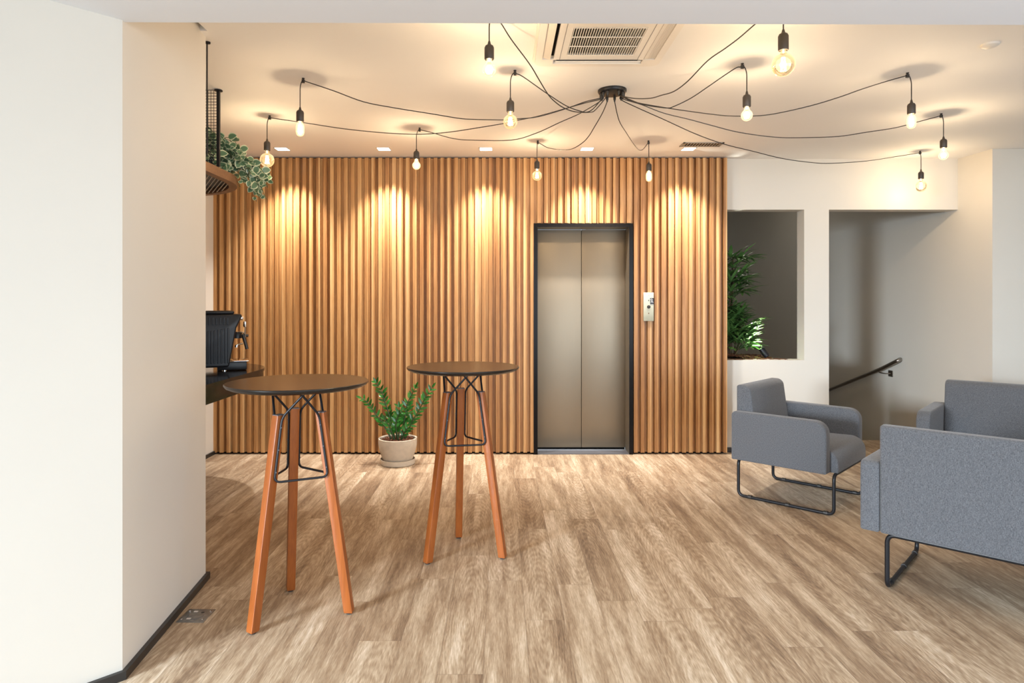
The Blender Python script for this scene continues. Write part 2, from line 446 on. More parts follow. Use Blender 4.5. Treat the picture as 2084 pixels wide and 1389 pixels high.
# lower ceiling of the front zone, its edge is the pale band along the top of the view
lc = MB(); lc.prism([(-8, -5), (9, -5), (9, 2.64), (2.6, 2.612), (-1.44, 2.584), (-1.6, 2.584), (-8, 2.584)], 2.586, ZC+.12)
struct('ceiling_front', lc, M['white_ceil'])

# back wall right of the slats, with the two openings
XN0, XN1, XD0, ZO, ZN = 2.05, 2.991, 3.236, 2.392, .906
bw = MB()
XR = 4.52
bw.box(-2.95, .334, WY, WT, 0, ZC); bw.box(1.256, 2.19, WY, WT, 0, ZC); bw.box(.334, 1.256, WY, WT, 2.222, ZC)   # behind the slatted panel, round the lift
bw.box(2.19, XN1, WY, WT, 0, ZN)                       # below the planter opening
bw.box(2.19, XN1, WY, WT, ZO, ZC)                      # above it
bw.box(XN1, XD0, WY, WT, 0, ZC)                        # pier
bw.box(XD0, XR+.02, WY, WT, ZO, ZC)                    # lintel over the stair
# lift opening cut: the part behind the doors is hidden by them
struct('wall_back', bw, M['paint'])
# right wall running on into the stairwell
def xr(y): return 4.51-.062*(y-6.44)
rw = MB(); rw.prism([(xr(6.03), 6.03), (9, 6.03), (9, 6.2), (xr(6.2)+.2, 6.2), (xr(12.2)+.2, 12.2), (xr(12.2), 12.2)], -2.2, 3.6)
struct('wall_right', rw, M['paint'])
struct('wall_right_side', MB().box(9, 9.15, -5, 6.2, 0, ZC), M['paint'])
# stairwell shell
sw = MB(); sw.box(1.6, 1.75, WT, 12.35, -2.2, 3.6); sw.box(1.6, 4.9, 12.2, 12.35, -2.2, 3.6)
struct('wall_stairwell', sw, M['paint'])
struct('ceiling_stairwell', MB().box(1.6, 4.9, WT, 12.35, 3.5, 3.6), M['ceil'])
struct('wall_stairwell_upper', MB().box(1.6, 4.7, WT-.155, WT, ZC, 3.6), M['paint'])
st = MB()
for k in range(11):
    y0 = 7.0+.28*k; st.box(1.8, xr(y0+.28)+.004, y0, y0+.28, -2.2, -.18*(k+1))
st.box(1.8, xr(12.1), 10.08, 12.2, -2.2, -2.0)
struct('floor_stairs', st, M['floor'])
struct('wall_landing', MB().box(1.8, 3.236, WT, 7.0, -2.2, 0.0), M['paint'])
# left wall past the pillar
struct('wall_left', MB().box(-2.95, -2.8, 3.4, WY, 0, ZC), M['paint'])
# pillar with the 45 degree face
pl = MB(); pl.prism([(-1.49, 2.565), (-1.58, 3.485), (-3.0, 3.485), (-8.0, .3), (-8.0, -3.0), (-6.2, -2.2)], 0, ZC+.05)
# 45 degree face runs from the corner towards the camera's left
pl = MB(); pl.prism([(-1.49, 2.565), (-1.58, 3.485), (-3.0, 3.485), (-4.4, 2.565), (-4.4, -.20), (-4.2, -.20)], 0, ZC+.05)
struct('wall_pillar', pl, M['paint'])

def strip(pts, th, h, side=1):
    """skirting along a polyline, thickness th to the given side"""
    P = [Vector(p) for p in pts]; off = []
    for i in range(len(P)):
        d = []
        if i > 0: d.append((P[i]-P[i-1]).normalized())
        if i < len(P)-1: d.append((P[i+1]-P[i]).normalized())
        nrm = sum((Vector((q.y, -q.x)) for q in d), Vector((0, 0))).normalized()
        k = 1/max(.3, nrm.dot(Vector((d[0].y, -d[0].x))))
        off.append(P[i]+nrm*th*side*k)
    return [tuple(p) for p in P]+[tuple(p) for p in off[::-1]]
struct('baseboard_pillar', MB().prism(strip([(-4.2, -.20), (-1.49, 2.565), (-1.58, 3.485), (-2.2, 3.485)], .018, .034), 0, .034), M['skirt'])
struct('baseboard_left', MB().box(-2.8, -2.785, 3.5, WY-.09, 0, .034), M['skirt'])
struct('baseboard_back', MB().box(2.2, XD0, WY-.015, WY, 0, .045), M['skirt'])

# slatted oak cladding with the lift opening left free
PX0, PITCH, NS, FY = -2.807, .0671, 75, 6.34
sl = MB()
EX0, EX1, EZ = .312, 1.276, 2.247
def seg(x0, x1, yf):
    if x1 > 2.192: x1 = 2.192
    if x0 >= x1: return
    spans = []
    if x1 <= EX0 or x0 >= EX1: spans.append((x0, x1, .018))
    else:
        if x0 < EX0: spans.append((x0, EX0, .018))
        spans.append((max(x0, EX0), min(x1, EX1), EZ))
        if x1 > EX1: spans.append((EX1, x1, .018))
    for a, b, z0 in spans:
        if b-a > .001: sl.box(a, b, yf, WY-.03, z0, ZC-.012)
for i in range(NS):
    x = PX0+i*PITCH
    seg(x, x+.0362, FY); seg(x+.0362, x+PITCH-.0026, FY+.036); seg(x+PITCH-.0026, x+PITCH, FY+.056)
tag(sl.build('slatted_wall_panel', M['slat']), 'full-height oak slatted cladding covering the back wall around the lift', 'wall panel')
bk = MB()
for a, b, z in ((PX0, EX0, 0), (EX0, EX1, EZ), (EX1, 2.18, 0)): bk.box(a, b, FY+.062, WY-.001, z, ZC-.002)
struct('slat_gap_shade', bk, M['shade_black'])  # dark sheet, its colour shades the gaps above and below the slats

# ------------------------------------------------------------------ lift
lift = thing('elevator_door', 'stainless steel lift entrance with two sliding leaves in a black granite surround', 'elevator', (.7925, FY, 0))
def LX(x): return x-.7925
fr = MB()
fr.box(LX(EX0), LX(.350), -.006, .11, 0, EZ-.004); fr.box(LX(1.240), LX(EX1), -.006, .11, 0, EZ-.004)
fr.box(LX(.350), LX(1.240), -.006, .11, 2.207, EZ-.004)
fr.build('granite_surround', plain('surround_granite', (.008, .007, .007), .22, spec=.10), lift)
jm = MB()
jm.box(LX(.335), LX(.3502), 0, .215, 0, 2.205); jm.box(LX(1.2398), LX(1.255), 0, .215, 0, 2.205)
jm.box(LX(.3502), LX(1.2398), .0, .215, 2.2068, 2.22)
jm.build('jamb_lining', M['steel'], lift)
for x0, x1 in ((.3503, .7995), (.8035, 1.2397)):
    d = MB(); d.rbox(LX(x0), LX(x1), .21, .235, .022, 2.205, .003, 2); d.build('door_leaf', M['steel'], lift)
MB().box(LX(.35), LX(1.24), .236, .25, .0, 2.2).build('shaft_shade', M['shade_black'], lift)  # black sheet painted as the shade between the leaves
sill = MB(); sill.box(LX(.350), LX(1.240), -.0, .205, -.0, .006); sill.build('threshold', M['cap'], lift)
MB().box(LX(.350), LX(1.240), .172, .186, .006, .011).build('sill_track', M['chrome'], lift)

# call plate
cp = thing('elevator_call_plate', 'small ivory lift call plate with one black button on the oak slats', 'control panel', (1.427, FY, 1.434))
hw, hh = .0497, .1385
MB().rbox(-hw, hw, -.012, -.0005, -hh, hh, .002, 2).build('plate', M['panel_ivory'], cp)
b = MB(); b.lathe([(.0165, 0), (.0165, .005), (.014, .007), (0, .007)], 24, Matrix.Rotation(PI/2, 4, 'X')); b.build('call_button', M['black_plastic'], cp, (0, -.0115, -.0005))
a1 = MB(); a1.prism([(-.006, -.005), (.006, -.005), (0, .009)], 0, .0012, Matrix.Rotation(PI/2, 4, 'X')); a1.build('up_arrow', M['sticker_black'], cp, (.0, -.012, .062))
a2 = MB(); a2.prism([(-.006, .005), (0, -.009), (.006, .005)], 0, .0012, Matrix.Rotation(PI/2, 4, 'X')); a2.build('down_arrow', M['bark_b'], cp, (.0, -.012, -.064))
sk = MB().box(.014, .0487, -.0135, -.012, .026, .085).build('sticker', M['sticker_black'], cp)
def text(body, size, parent, name, mat, loc, rot=(PI/2, 0, 0), sx=1):
    c = bpy.data.curves.new(name, 'FONT'); c.body = body; c.size = size; c.extrude = .0003; c.align_x = 'CENTER'; c.align_y = 'CENTER'
    t = bpy.data.objects.new('tmp', c); C.objects.link(t); bpy.context.view_layer.update()
    me = bpy.data.meshes.new_from_object(t.evaluated_get(bpy.context.evaluated_depsgraph_get()))
    bpy.data.objects.remove(t)
    o = bpy.data.objects.new(name, me); C.objects.link(o); me.materials.append(mat); o.parent = parent; o.location = loc; o.rotation_euler = rot
    o.scale = (sx, 1, 1); return o
text('SL', .052, sk, 'lettering', M['sticker_white'], (.0315, -.0138, .058), sx=.55)
MB().box(.014, .0487, -.013, -.012, .018, .0255).build('sticker_strip', M['grey_metal'], cp)
s_ = MB(); s_.lathe([(.003, 0), (.003, .001), (0, .0012)], 12, Matrix.Rotation(PI/2, 4, 'X')); s_.build('screw', M['grey_metal'], cp, (0, -.012, .112))

# ------------------------------------------------------------------ downlights
LW = (1.0, .96, .92)
def downlight(x, label):
    t = thing('recessed_downlight', label, 'ceiling light', (x, 6.03, ZC), 0, 'square recessed downlights along the slatted wall')
    r = .062; f = MB()
    for a in range(4):
        f.box(-r, r, -r, -r+.007, -.004, .0005, Matrix.Rotation(a*PI/2, 4, 'Z'))
    f.build('frame', M['lightframe'], t)
    MB().box(-r+.007, r-.007, -r+.007, r-.007, -.002, -.0005).build('diffuser', M['diffuser'], t)
    light('downlight_beam', 'SPOT', (0, .02, -.02), 215, LW, parent=t, spot_size=math.radians(82), spot_blend=1.0, shadow_soft_size=.03).rotation_euler = (math.radians(9), 0, 0)
    return t
for x, lab in ((-2.026, 'square lit downlight beside the trailing plant, leftmost of the ceiling row'),
               (-1.088, 'square lit downlight second from the left, between the plant and the centre'),
               (-.144, 'square lit downlight in the middle of the row of five'),
               (.79, 'square lit downlight above the left half of the lift door'),
               (1.727, 'square lit downlight beside the grey ceiling vent, rightmost of the row')):
    downlight(x, lab)

# ------------------------------------------------------------------ linear vent
vt = thing('ceiling_vent', 'small grey louvred air vent in the ceiling near the right end of the slats', 'vent', (1.794, 5.851, ZC))
f = MB(); hx, hy = .181, .073
f.box(-hx, hx, -hy, -hy+.018, -.006, 0); f.box(-hx, hx, hy-.018, hy, -.006, 0); f.box(-hx, -hx+.018, -hy, hy, -.006, 0); f.box(hx-.018, hx, -hy, hy, -.006, 0)
f.build('frame', M['grey_metal'], vt)
MB().box(-hx+.018, hx-.018, -hy+.018, hy-.018, -.001, 0).build('duct_shade', M['shade_black'], vt)  # flat black plate, duct shade put in by colour
f = MB()
for k in range(13):
    x = -hx+.030+k*.0255
    f.box(-.004, .004, -hy+.018, hy-.018, -.008, -.001, Matrix.Translation((x, 0, 0)) @ Matrix.Rotation(.5, 4, 'Y'))
f.build('louvre', M['grey_metal'], vt)

# ------------------------------------------------------------------ ceiling cassette
ac = thing('air_conditioner', 'white ceiling air conditioner cassette with a square intake grille', 'air conditioner', (.553, 3.475, ZC))
bz = -.03; R_ = .372
o = MB(); out = rounded([(-R_, -R_, .05), (R_, -R_, .05), (R_, R_, .05), (-R_, R_, .05)])
# body plate as a frame with openings: four bands plus corners
o.prism([(x*1.0, y*1.0) for x, y in out], -.012, 0)
gi = .187; slot0, slot1 = .256, .321
def bandbox(x0, x1, y0, y1): o.box(x0, x1, y0, y1, bz, -.012)
bandbox(-slot0, -gi, -slot0, slot0); bandbox(gi, slot0, -slot0, slot0); bandbox(-gi, gi, gi, slot0); bandbox(-gi, gi, -slot0, -gi)
inner = rounded([(-R_+.012, -R_+.012, .045), (R_-.012, -R_+.012, .045), (R_-.012, R_-.012, .045), (-R_+.012, R_-.012, .045)])
# outer ring built from four sides around the slots
rr = R_-.012
bandbox(-rr, -slot1, -slot0, slot0); bandbox(slot1, rr, -slot0, slot0); bandbox(-slot0, slot0, slot1, rr); bandbox(-slot0, slot0, -rr, -slot1)
for sx in (-1, 1):
    for sy in (-1, 1):
        c = rounded([(slot0, slot0, 0), (rr, slot0, 0), (rr, rr, .05), (slot0, rr, 0)])
        pts = [(x*sx, y*sy) for x, y in c]
        if sx*sy < 0: pts = pts[::-1]
        o.prism(pts, bz, -.012)
o.build('housing', M['plastic_white'], ac)
MB().box(-gi, gi, -gi, gi, -.016, -.0125).build('intake_shade', M['shade_black'], ac)  # black plate behind the bars, painted as the shade of the intake
g = MB()
for k in range(29):
    x = -gi+.0045+k*(2*gi-.009)/28; g.box(x-.0018, x+.0018, -gi, gi, bz-.001, -.018)
for y in (-.179, -.064, .060, .184): g.box(-gi, gi, y-.003, y+.003, bz-.002, bz+.002)
g.build('intake_grille', M['plastic_white'], ac)
for a in range(4):
    mt = Matrix.Rotation(a*PI/2, 4, 'Z')
    MB().box(-slot1, -slot0, -slot0+.02, slot0-.02, -.0135, -.0122, mt).build('outlet_shade', M['shade_black'], ac)  # black plate, shade of the air outlet given by colour
    lv = MB(); tilt = Matrix.Translation((-(slot0+slot1)/2-.008, 0, -.026)) @ Matrix.Rotation(.28 if a != 2 else .1, 4, 'Y')
    lv.box(-.034 if a else -.024, .040 if a else .022, -slot0+.012, slot0-.012, -.002, .002, mt @ tilt)
    for k in range(5): lv.box(-.020+.009*k, -.018+.009*k, -slot0+.012, slot0-.012, -.0035, -.002, mt @ tilt)
    lv.build('louvre_flap', M['plastic_louver'], ac)
for x in (-.222, .222): MB().box(x-.0012, x+.0012, -.25, .25, bz-.0006, bz+.0005).build('panel_seam', M['cap'], ac)
sd = MB(); sd.lathe([(.0, -.018), (.03, -.017), (.042, -.010), (.045, 0)], 24)
tag(sd.build('smoke_detector', M['plastic_white'], None, (2.68, 3.58, ZC)), 'small round white ceiling detector at the right edge', 'detector')

# ------------------------------------------------------------------ filament pendants
CAN = (.739, 4.357)
cn = thing('ceiling_canopy', 'round black ceiling plate where all the black lamp cords meet', 'ceiling plate', (*CAN, ZC))
b = MB(); b.lathe([(0, -.026), (.070, -.026), (.088, -.022), (.095, -.012), (.095, 0), (0, 0)], 48); b.build('plate', M['black'], cn)
PEND = [
('pear',(-0.042,3.186),-0.018,[2.753, 2.733, 2.662, 2.579],[(0.011, 2.804), (0.13, 2.705), (0.196, 2.664), (0.344, 2.619), (0.442, 2.607), (0.517, 2.612), (0.589, 2.634), (0.666, 2.689), (0.74, 2.744), (0.877, 2.816), (0.948, 2.865), (0.997, 2.89)], 'pear-shaped filament bulb hanging highest left of the air conditioner'),
('small_globe',(0.082,3.984),-0.028,[2.727, 2.708, 2.638, 2.536],[(0.035, 2.8), (0.113, 2.752), (0.186, 2.719), (0.259, 2.714), (0.43, 2.731), (0.641, 2.784), (0.909, 2.862), (1.0, 2.884)], 'round amber filament bulb nearest left of the round ceiling plate'),
('tube',(-1.253,4.124),-0.020,[2.71, 2.69, 2.617, 2.525],[(0.005, 2.841), (0.055, 2.81), (0.127, 2.757), (0.221, 2.699), (0.289, 2.681), (0.337, 2.671), (0.448, 2.668), (0.497, 2.673), (0.579, 2.694), (0.709, 2.726), (0.806, 2.757), (0.901, 2.819), (1.0, 2.887)], 'tube-shaped filament bulb at the left, higher than the big globe near the plant'),
('globe',(-1.758,4.950),-0.020,[2.718, 2.697, 2.623, 2.502],[(0.004, 2.843), (0.041, 2.821), (0.097, 2.791), (0.172, 2.752), (0.227, 2.734), (0.267, 2.718), (0.361, 2.695), (0.419, 2.683), (0.478, 2.678), (0.538, 2.683), (0.629, 2.707), (0.754, 2.755), (0.882, 2.819), (1.0, 2.886)], 'large amber globe filament bulb hanging beside the trailing plant'),
('pear',(-0.665,5.299),-0.026,[2.723, 2.704, 2.639, 2.554],[(-0.002, 2.842), (0.026, 2.819), (0.099, 2.778), (0.199, 2.739), (0.319, 2.691), (0.452, 2.671), (0.675, 2.721), (0.763, 2.748), (0.839, 2.786), (0.917, 2.834), (1.0, 2.885)], 'small filament bulb in front of the slats between the second and third downlights'),
('small_globe',(0.318,5.719),-0.007,[2.736, 2.714, 2.643, 2.543],[(-0.011, 2.844), (0.054, 2.781), (0.153, 2.715), (0.216, 2.677), (0.296, 2.654), (0.437, 2.651), (0.591, 2.688), (0.812, 2.772), (0.918, 2.831), (0.995, 2.883)], 'filament bulb hanging above the left edge of the lift door'),
('tube',(1.288,5.719),0.003,[2.711, 2.693, 2.626, 2.533],[(0.002, 2.845), (0.013, 2.793), (0.104, 2.748), (0.289, 2.724), (0.46, 2.709), (0.623, 2.706), (0.723, 2.725), (0.832, 2.774), (0.985, 2.875)], 'slim filament bulb hanging above the right edge of the lift door'),
('globe',(3.918,6.109),0.008,[2.723, 2.698, 2.629, 2.511],[(-0.001, 2.842), (0.041, 2.806), (0.104, 2.761), (0.195, 2.694), (0.276, 2.655), (0.363, 2.637), (0.454, 2.618), (0.552, 2.622), (0.629, 2.642), (0.766, 2.712), (0.885, 2.794), (0.997, 2.882)], 'globe filament bulb hanging in front of the lintel over the stairs'),
('pear',(3.300,4.898),0.017,[2.722, 2.701, 2.636, 2.546],[(0.003, 2.85), (0.053, 2.809), (0.116, 2.762), (0.191, 2.73), (0.253, 2.7), (0.339, 2.662), (0.448, 2.643), (0.537, 2.651), (0.651, 2.675), (0.744, 2.718), (0.839, 2.763), (0.912, 2.814), (0.997, 2.883)], 'pear filament bulb furthest to the right'),
('tube',(2.505,4.027),0.024,[2.727, 2.705, 2.638, 2.548],[(0.009, 2.84), (0.052, 2.8), (0.162, 2.755), (0.24, 2.727), (0.322, 2.7), (0.39, 2.682), (0.475, 2.674), (0.55, 2.681), (0.672, 2.719), (0.769, 2.763), (0.85, 2.808), (0.934, 2.849), (0.998, 2.884)], 'tube-shaped filament bulb at the upper right, just left of the rightmost bulb'),
('pear',(1.428,3.869),0.026,[2.729, 2.707, 2.635, 2.552],[(0.029, 2.83), (0.138, 2.777), (0.232, 2.746), (0.394, 2.709), (0.456, 2.711), (0.596, 2.743), (0.733, 2.793), (0.855, 2.84), (0.952, 2.874), (0.996, 2.888)], 'pear filament bulb below and left of the largest globe'),
('globe',(1.306,3.057),0.014,[2.756, 2.737, 2.656, 2.537],[(0.057, 2.808), (0.125, 2.769), (0.253, 2.72), (0.336, 2.706), (0.423, 2.695), (0.513, 2.717), (0.632, 2.776), (0.729, 2.795), (0.804, 2.813), (0.881, 2.84), (0.998, 2.89)], 'largest amber globe bulb hanging closest, right of the air conditioner'),
]
grip_m = MB(); grip_m.lathe([(.0045, -.058), (.006, -.050), (.009, -.040), (.009, -.026)], 12)
def bulb_prof(kind, h):
    # profile from the neck (0) down to the tip (-h)
    if kind == 'tube':
        r = .026
        return [(.013, 0), (.016, -.008), (.022, -.018), (r, -.030), (r, -h+.028), (.022, -h+.012), (.014, -h+.004), (0, -h)], r
    r = {'globe': .053, 'small_globe': .043, 'pear': .033}[kind]
    P = [(.013, 0), (.0135, -.008)]
    cz = -h+r; a0 = math.acos(min(.98, (.0145 if kind != 'pear' else .02)/r))
    n = 12
    for k in range(n+1):
        a = a0-(a0+PI/2)*k/n
        P.append((max(0, r*math.cos(a)), cz+r*math.sin(a)))
    if kind == 'pear': P.insert(2, (.016, -.016))
    P = [p for i, p in enumerate(P) if i == 0 or p[1] < P[i-1][1]-1e-5 or i < 2]
    return P, r
WARM = (1.0, .79, .56)
FIL = {'globe': 1.05, 'small_globe': 1.0, 'tube': .9, 'pear': 1.05}
for kind, (x, y), dx, (zt, zs, zb, zl), path, lab in PEND:
    t = thing('pendant_lamp', 'black-corded '+lab, 'pendant lamp', (x+dx, y, ZC), 0, 'filament bulb pendants hung by black cords from the ceiling')
    lx, ly = x+dx, y
    ang = math.atan2(y-CAN[1], x-CAN[0]); gx, gy = CAN[0]+.075*math.cos(ang), CAN[1]+.075*math.sin(ang)
    g2 = MB(); g2.add(grip_m.v, grip_m.f, True); g2.build('cord_grip', M['black_plastic'], cn, (gx-CAN[0], gy-CAN[1], 0))
    pts = [(gx, gy, 2.868), (gx, gy, 2.840)]
    for tt, z in path[1:]:
        if 0.03 < tt < .985: pts.append((gx+(x-gx)*tt, gy+(y-gy)*tt, z))
    e = Vector((x-gx, y-gy, 0)).normalized()
    pts += [(x-e.x*.012, y-e.y*.012, 2.874), (x, y, 2.879)]
    # over the hook and down to the socket
    pts += [(x+dx*.55, y, 2.868), (x+dx*.95, y, 2.835), (x+dx, y, 2.79), (x+dx, y, zt-.002)]
    cb = MB(); cb.tube([Vector(p)-Vector((lx, ly, ZC)) for p in spline(pts, 5)], .0031, 8); cb.build('cord', M['black_plastic'], t)
    hk = MB(); hk.lathe([(.009, 0), (.009, -.004), (.006, -.006), (.006, -.012)], 12)
    hk.box(-.0085, .0085, -.007, .007, -.030, -.010); hk.build('ceiling_hook', M['black_plastic'], t, (x-lx, y-ly, 0))
    so = MB(); r = .0235
    z0, z1, z2 = zt-ZC, zs-ZC, zb-ZC
    so.lathe([(.0042, z0), (.006, z0-.006), (.0085, z1+.004), (.012, z1), (.019, z1-.004), (r, z1-.014), (r, z2+.004), (r-.002, z2), (.017, z2), (.015, z2+.004)], 28)
    so.build('socket', M['socket'], t)
    P, rb = bulb_prof(kind, zb-zl)
    bb = MB(); bb.lathe([(a, z+z2) for a, z in P], 32); bu = bb.build('bulb', M['bulb_glass' if kind in ('globe', 'small_globe') else 'bulb_glass_bright'], t)
    cz = (zl-ZC)+(rb if kind != 'tube' else (zb-zl)*.5)
    fh = .034 if kind == 'globe' else .026
    fi = MB()
    for q in range(4):
        a = q*PI/2+.4; c0, s0 = math.cos(a), math.sin(a)
        fi.tube([(c0*.007, s0*.007, cz+fh), (c0*.013, s0*.013, cz-fh*.8)], .0028, 6)
    fi.tube([(0, 0, z2), (0, 0, cz+fh)], .003, 6)
    fi.build('filament', M['filament'], bu)
    light('bulb_light', 'POINT', (0, 0, cz), 12*FIL[kind]/1.2, WARM, parent=t, shadow_soft_size=.015)

# ------------------------------------------------------------------ bar tables
def bar_table(x, y, rot, label, shade=None):
    t = thing('bar_table', label, 'bar table', (x, y, 0), rot, 'round black tripod bar tables')
    H, R = 1.10, .332
    tp = MB(); tp.lathe([(0, H-.025), (R-.028, H-.025), (R-.008, H-.016), (R-.001, H-.007), (R-.001, H-.003), (R-.004, H), (0, H)], 96)
    tp.build('tabletop', M['tabletop'], t)
    rod, sc = MB(), MB()
    LT, LB, ZT, s = .111, .250, .955, .0215
    degs = (210, 90, -30)
    def legpt(d, z, side=0, off=0.0):
        a = math.radians(d); rr = LT+(LB-LT)*(ZT-z)/ZT
        return Vector((rr*math.cos(a)-math.sin(a)*off*side, rr*math.sin(a)+math.cos(a)*off*side, z))
    for d in degs:
        a = math.radians(d)
        top = legpt(d, ZT); bot = legpt(d, .008)
        er = Vector((math.cos(a), math.sin(a), 0)); et = Vector((-math.sin(a), math.cos(a), 0))
        lg = MB(); vs = []
        for p, hs in ((bot, s*.86), (bot+(top-bot)*.012, s*.97), (top, s)):
            for u, v in ((-1, -1), (1, -1), (1, 1), (-1, 1)): vs.append(p+er*hs*u+et*hs*v)
        lg.add(vs, [(3, 2, 1, 0)]+[(4*q+k, 4*q+(k+1) % 4, 4*q+4+(k+1) % 4, 4*q+4+k) for q in (0, 1) for k in range(4)]+[(8, 9, 10, 11)])
        bm = bmesh.new(); me = bpy.data.meshes.new('q'); me.from_pydata(lg.v, [], lg.f); bm.from_mesh(me); bpy.data.meshes.remove(me)
        bmesh.ops.bevel(bm, geom=[e for e in bm.edges if abs(e.verts[0].co.z-e.verts[1].co.z) > .3], offset=.003, segments=2, profile=.5, affect='EDGES')
        lg = MB(); lg.bm(bm, True); L_ = lg.build('leg', M['leg'], t)
        cpb = MB(); cpb.add([top+er*s*.93*u+et*s*.93*v+Vector((0, 0, w_)) for w_ in (0, .003) for u, v in ((-1, -1), (1, -1), (1, 1), (-1, 1))],
                [(4, 5, 6, 7), (0, 1, 5, 4), (1, 2, 6, 5), (2, 3, 7, 6), (3, 0, 4, 7)]); cpb.build('end_cap', M['cap'], L_)
        ft = MB(); ft.lathe([(.014, 0), (.014, .009)], 16, Matrix.Translation((bot.x, bot.y, 0))); ft.build('foot_pad', M['black_plastic'], L_)
    r_ = .0055; ZB = .655; off = s+r_-.0005
    for i in range(3):
        dA, dB = degs[i], degs[(i+1) % 3]       # dB is 120 deg clockwise of dA
        m_ = math.radians(dA-60); em = Vector((math.cos(m_), math.sin(m_), 0)); tm = Vector((-math.sin(m_), math.cos(m_), 0))
        tA = em*.14-tm*.022+Vector((0, 0, H-.026)); tB = em*.14+tm*.022+Vector((0, 0, H-.026))
        rd = MB()
        pts = [tA, legpt(dA, .945, -1, off), legpt(dA, ZB, -1, off), legpt(dB, ZB, 1, off), legpt(dB, .945, 1, off), tB]
        rd.tube(fillet(pts, .03, 6), r_, 10); ro = rd.build('bracing_rod', M['black'], t)
        for dd, sd_ in ((dA, -1), (dB, 1)):
            for z in (.90, .80, .70):
                sw_ = MB(); sw_.lathe([(0, -.0035), (.0025, -.0025), (.0035, 0), (.0025, .0025), (0, .0035)], 8, Matrix.Translation(legpt(dd, z, sd_, off+r_-.001)))
                sw_.build('rod_screw', M['cap'], ro)
    pm = MB(); pm.lathe([(.0, H-.031), (.17, H-.031), (.17, H-.0255), (0, H-.0255)], 48); pm.build('mounting_plate', M['black'], t)
    return t
bar_table(-.973, 3.123, .453, 'black round-topped bar table on three orange wood legs, nearer and left of the other')
bar_table(-.227, 3.855, .173, 'black round-topped bar table on three orange wood legs, further back between potted plant and lift')

# ------------------------------------------------------------------ armchair and sofas
def seating(name, label, cat, loc, rz, width, group):
    """local x = front, y = across (0..width), origin at the floor below the front corner of the arm at y=0"""
    t = thing(name, label, cat, loc, rz, group)
    D, A, zb, za = .676, .09, .29, .65
    prof = rounded([(0, zb, .012), (0, za, .085), (-D, za+.004, .03), (-D, zb, .012)])
    for y0, y1 in ((0, A), (width-A, width)):
        m = MB(); extrude(m, prof, y0, y1, .012); m.build('armrest', M['fabric'], t)
    sp = rounded([(.05, zb, .012), (.05, .455, .10), (-D+.12, .435, 0), (-D+.12, zb, 0)])
    m = MB(); extrude(m, sp, A+.002, width-A-.002, .014); m.build('seat', M['fabric'], t)
    bp = rounded([(-D+.165, .40, 0), (-D+.105, .845, .055), (-D, .845, .018), (-D, zb, .012), (-D+.165, zb, 0)])
    m = MB(); extrude(m, bp, A+.001, width-A-.001, .014); m.build('backrest', M['fabric'], t)
    r = .0115; y0, y1 = .062, width-.12 if cat == 'armchair' else width-.12
    if cat != 'armchair': y0 = .12
    zt = zb-.006
    loop = [(.032, y0, zt), (.032, y0, r), (-D+.03, y0, r), (-D+.03, y0, zt), (-D+.03, y1, zt), (-D+.03, y1, r), (.032, y1, r), (.032, y1, zt)]
    m = MB(); m.tube(fillet(loop, .045, 7, True), r, 12, closed=True)
    m.build('sled_frame', M['black'], t)
    for y in (y0, y1):
        for x in (-.02, -.28, -D+.12):
            g = MB(); g.lathe([(.0145, -.013), (.0145, .013)], 12, Matrix.Translation((x, y, .0135)) @ Matrix.Rotation(PI/2, 4, 'Y')); g.build('floor_glide', M['black_plastic'], t)
    return t
th_u = math.atan2(-.694, .72)
# armchair: front = (.72,-.694); across = (.694,.72)
seating('armchair', 'grey fabric armchair with black sled legs in front of the planter opening', 'armchair', (2.228, 4.482, 0), th_u, .85, None)
# near sofa: front = p(.688,.725); local y = +90deg of front = (-.725,.688) so y=0 is the far right end
pf = math.atan2(.725, .688); LS = 1.55
S0 = Vector((1.881, 3.425)); v_ = Vector((.725, -.688)); p_ = Vector((.688, .725))
q = S0+v_*LS+p_*.676
seating('sofa', 'grey fabric sofa in the lower right corner seen from its back', 'sofa', (q.x, q.y, 0), pf, LS, 'grey fabric sofas facing each other')
# far sofa: front = -p; local y = +90 of (-p) = v
F0 = Vector((3.147, 4.959))
seating('sofa', 'darker grey fabric sofa by the right wall, seen from the front behind the near one', 'sofa', (F0.x, F0.y, 0), pf+PI, 1.5, 'grey fabric sofas facing each other')

# ------------------------------------------------------------------ floor outlet
bo = thing('floor_outlet', 'brushed steel floor socket plate set in the planks by the left pillar', 'floor outlet', (-1.44, 3.078, 0), -.02)
MB().rbox(-.064, .064, -.064, .064, -.002, .003, .0012, 2).build('cover_plate', plain('outlet_metal', (.20, .19, .175), .4, metal=.55, var=.25, vscale=40), bo)
m = MB()
for x, y in ((-.05, .04), (-.05, -.04), (.05, .04), (.05, -.04)): m.lathe([(.005, .003), (.005, .0045), (0, .005)], 12, Matrix.Translation((x, y, 0)))
m.build('plate_screw', M['chrome'], bo)
m = MB(); m.box(-.028, -.008, .028, .042, .003, .0045); m.box(-.028, -.008, -.042, -.028, .003, .0045); m.build('latch', M['chrome'], bo)
m = MB(); m.tube([(.045*math.cos(a*PI/16)*.8-.0, .04*math.sin(a*PI/16)-.0, .0035) for a in range(-16, 1)], .0012, 6); m.build('lid_seam', M['cap'], bo)
m = MB(); m.lathe([(.008, .003), (.008, .0036), (0, .0036)], 16, Matrix.Translation((.018, .028, 0))); m.build('key_hole', M['black_plastic'], bo)

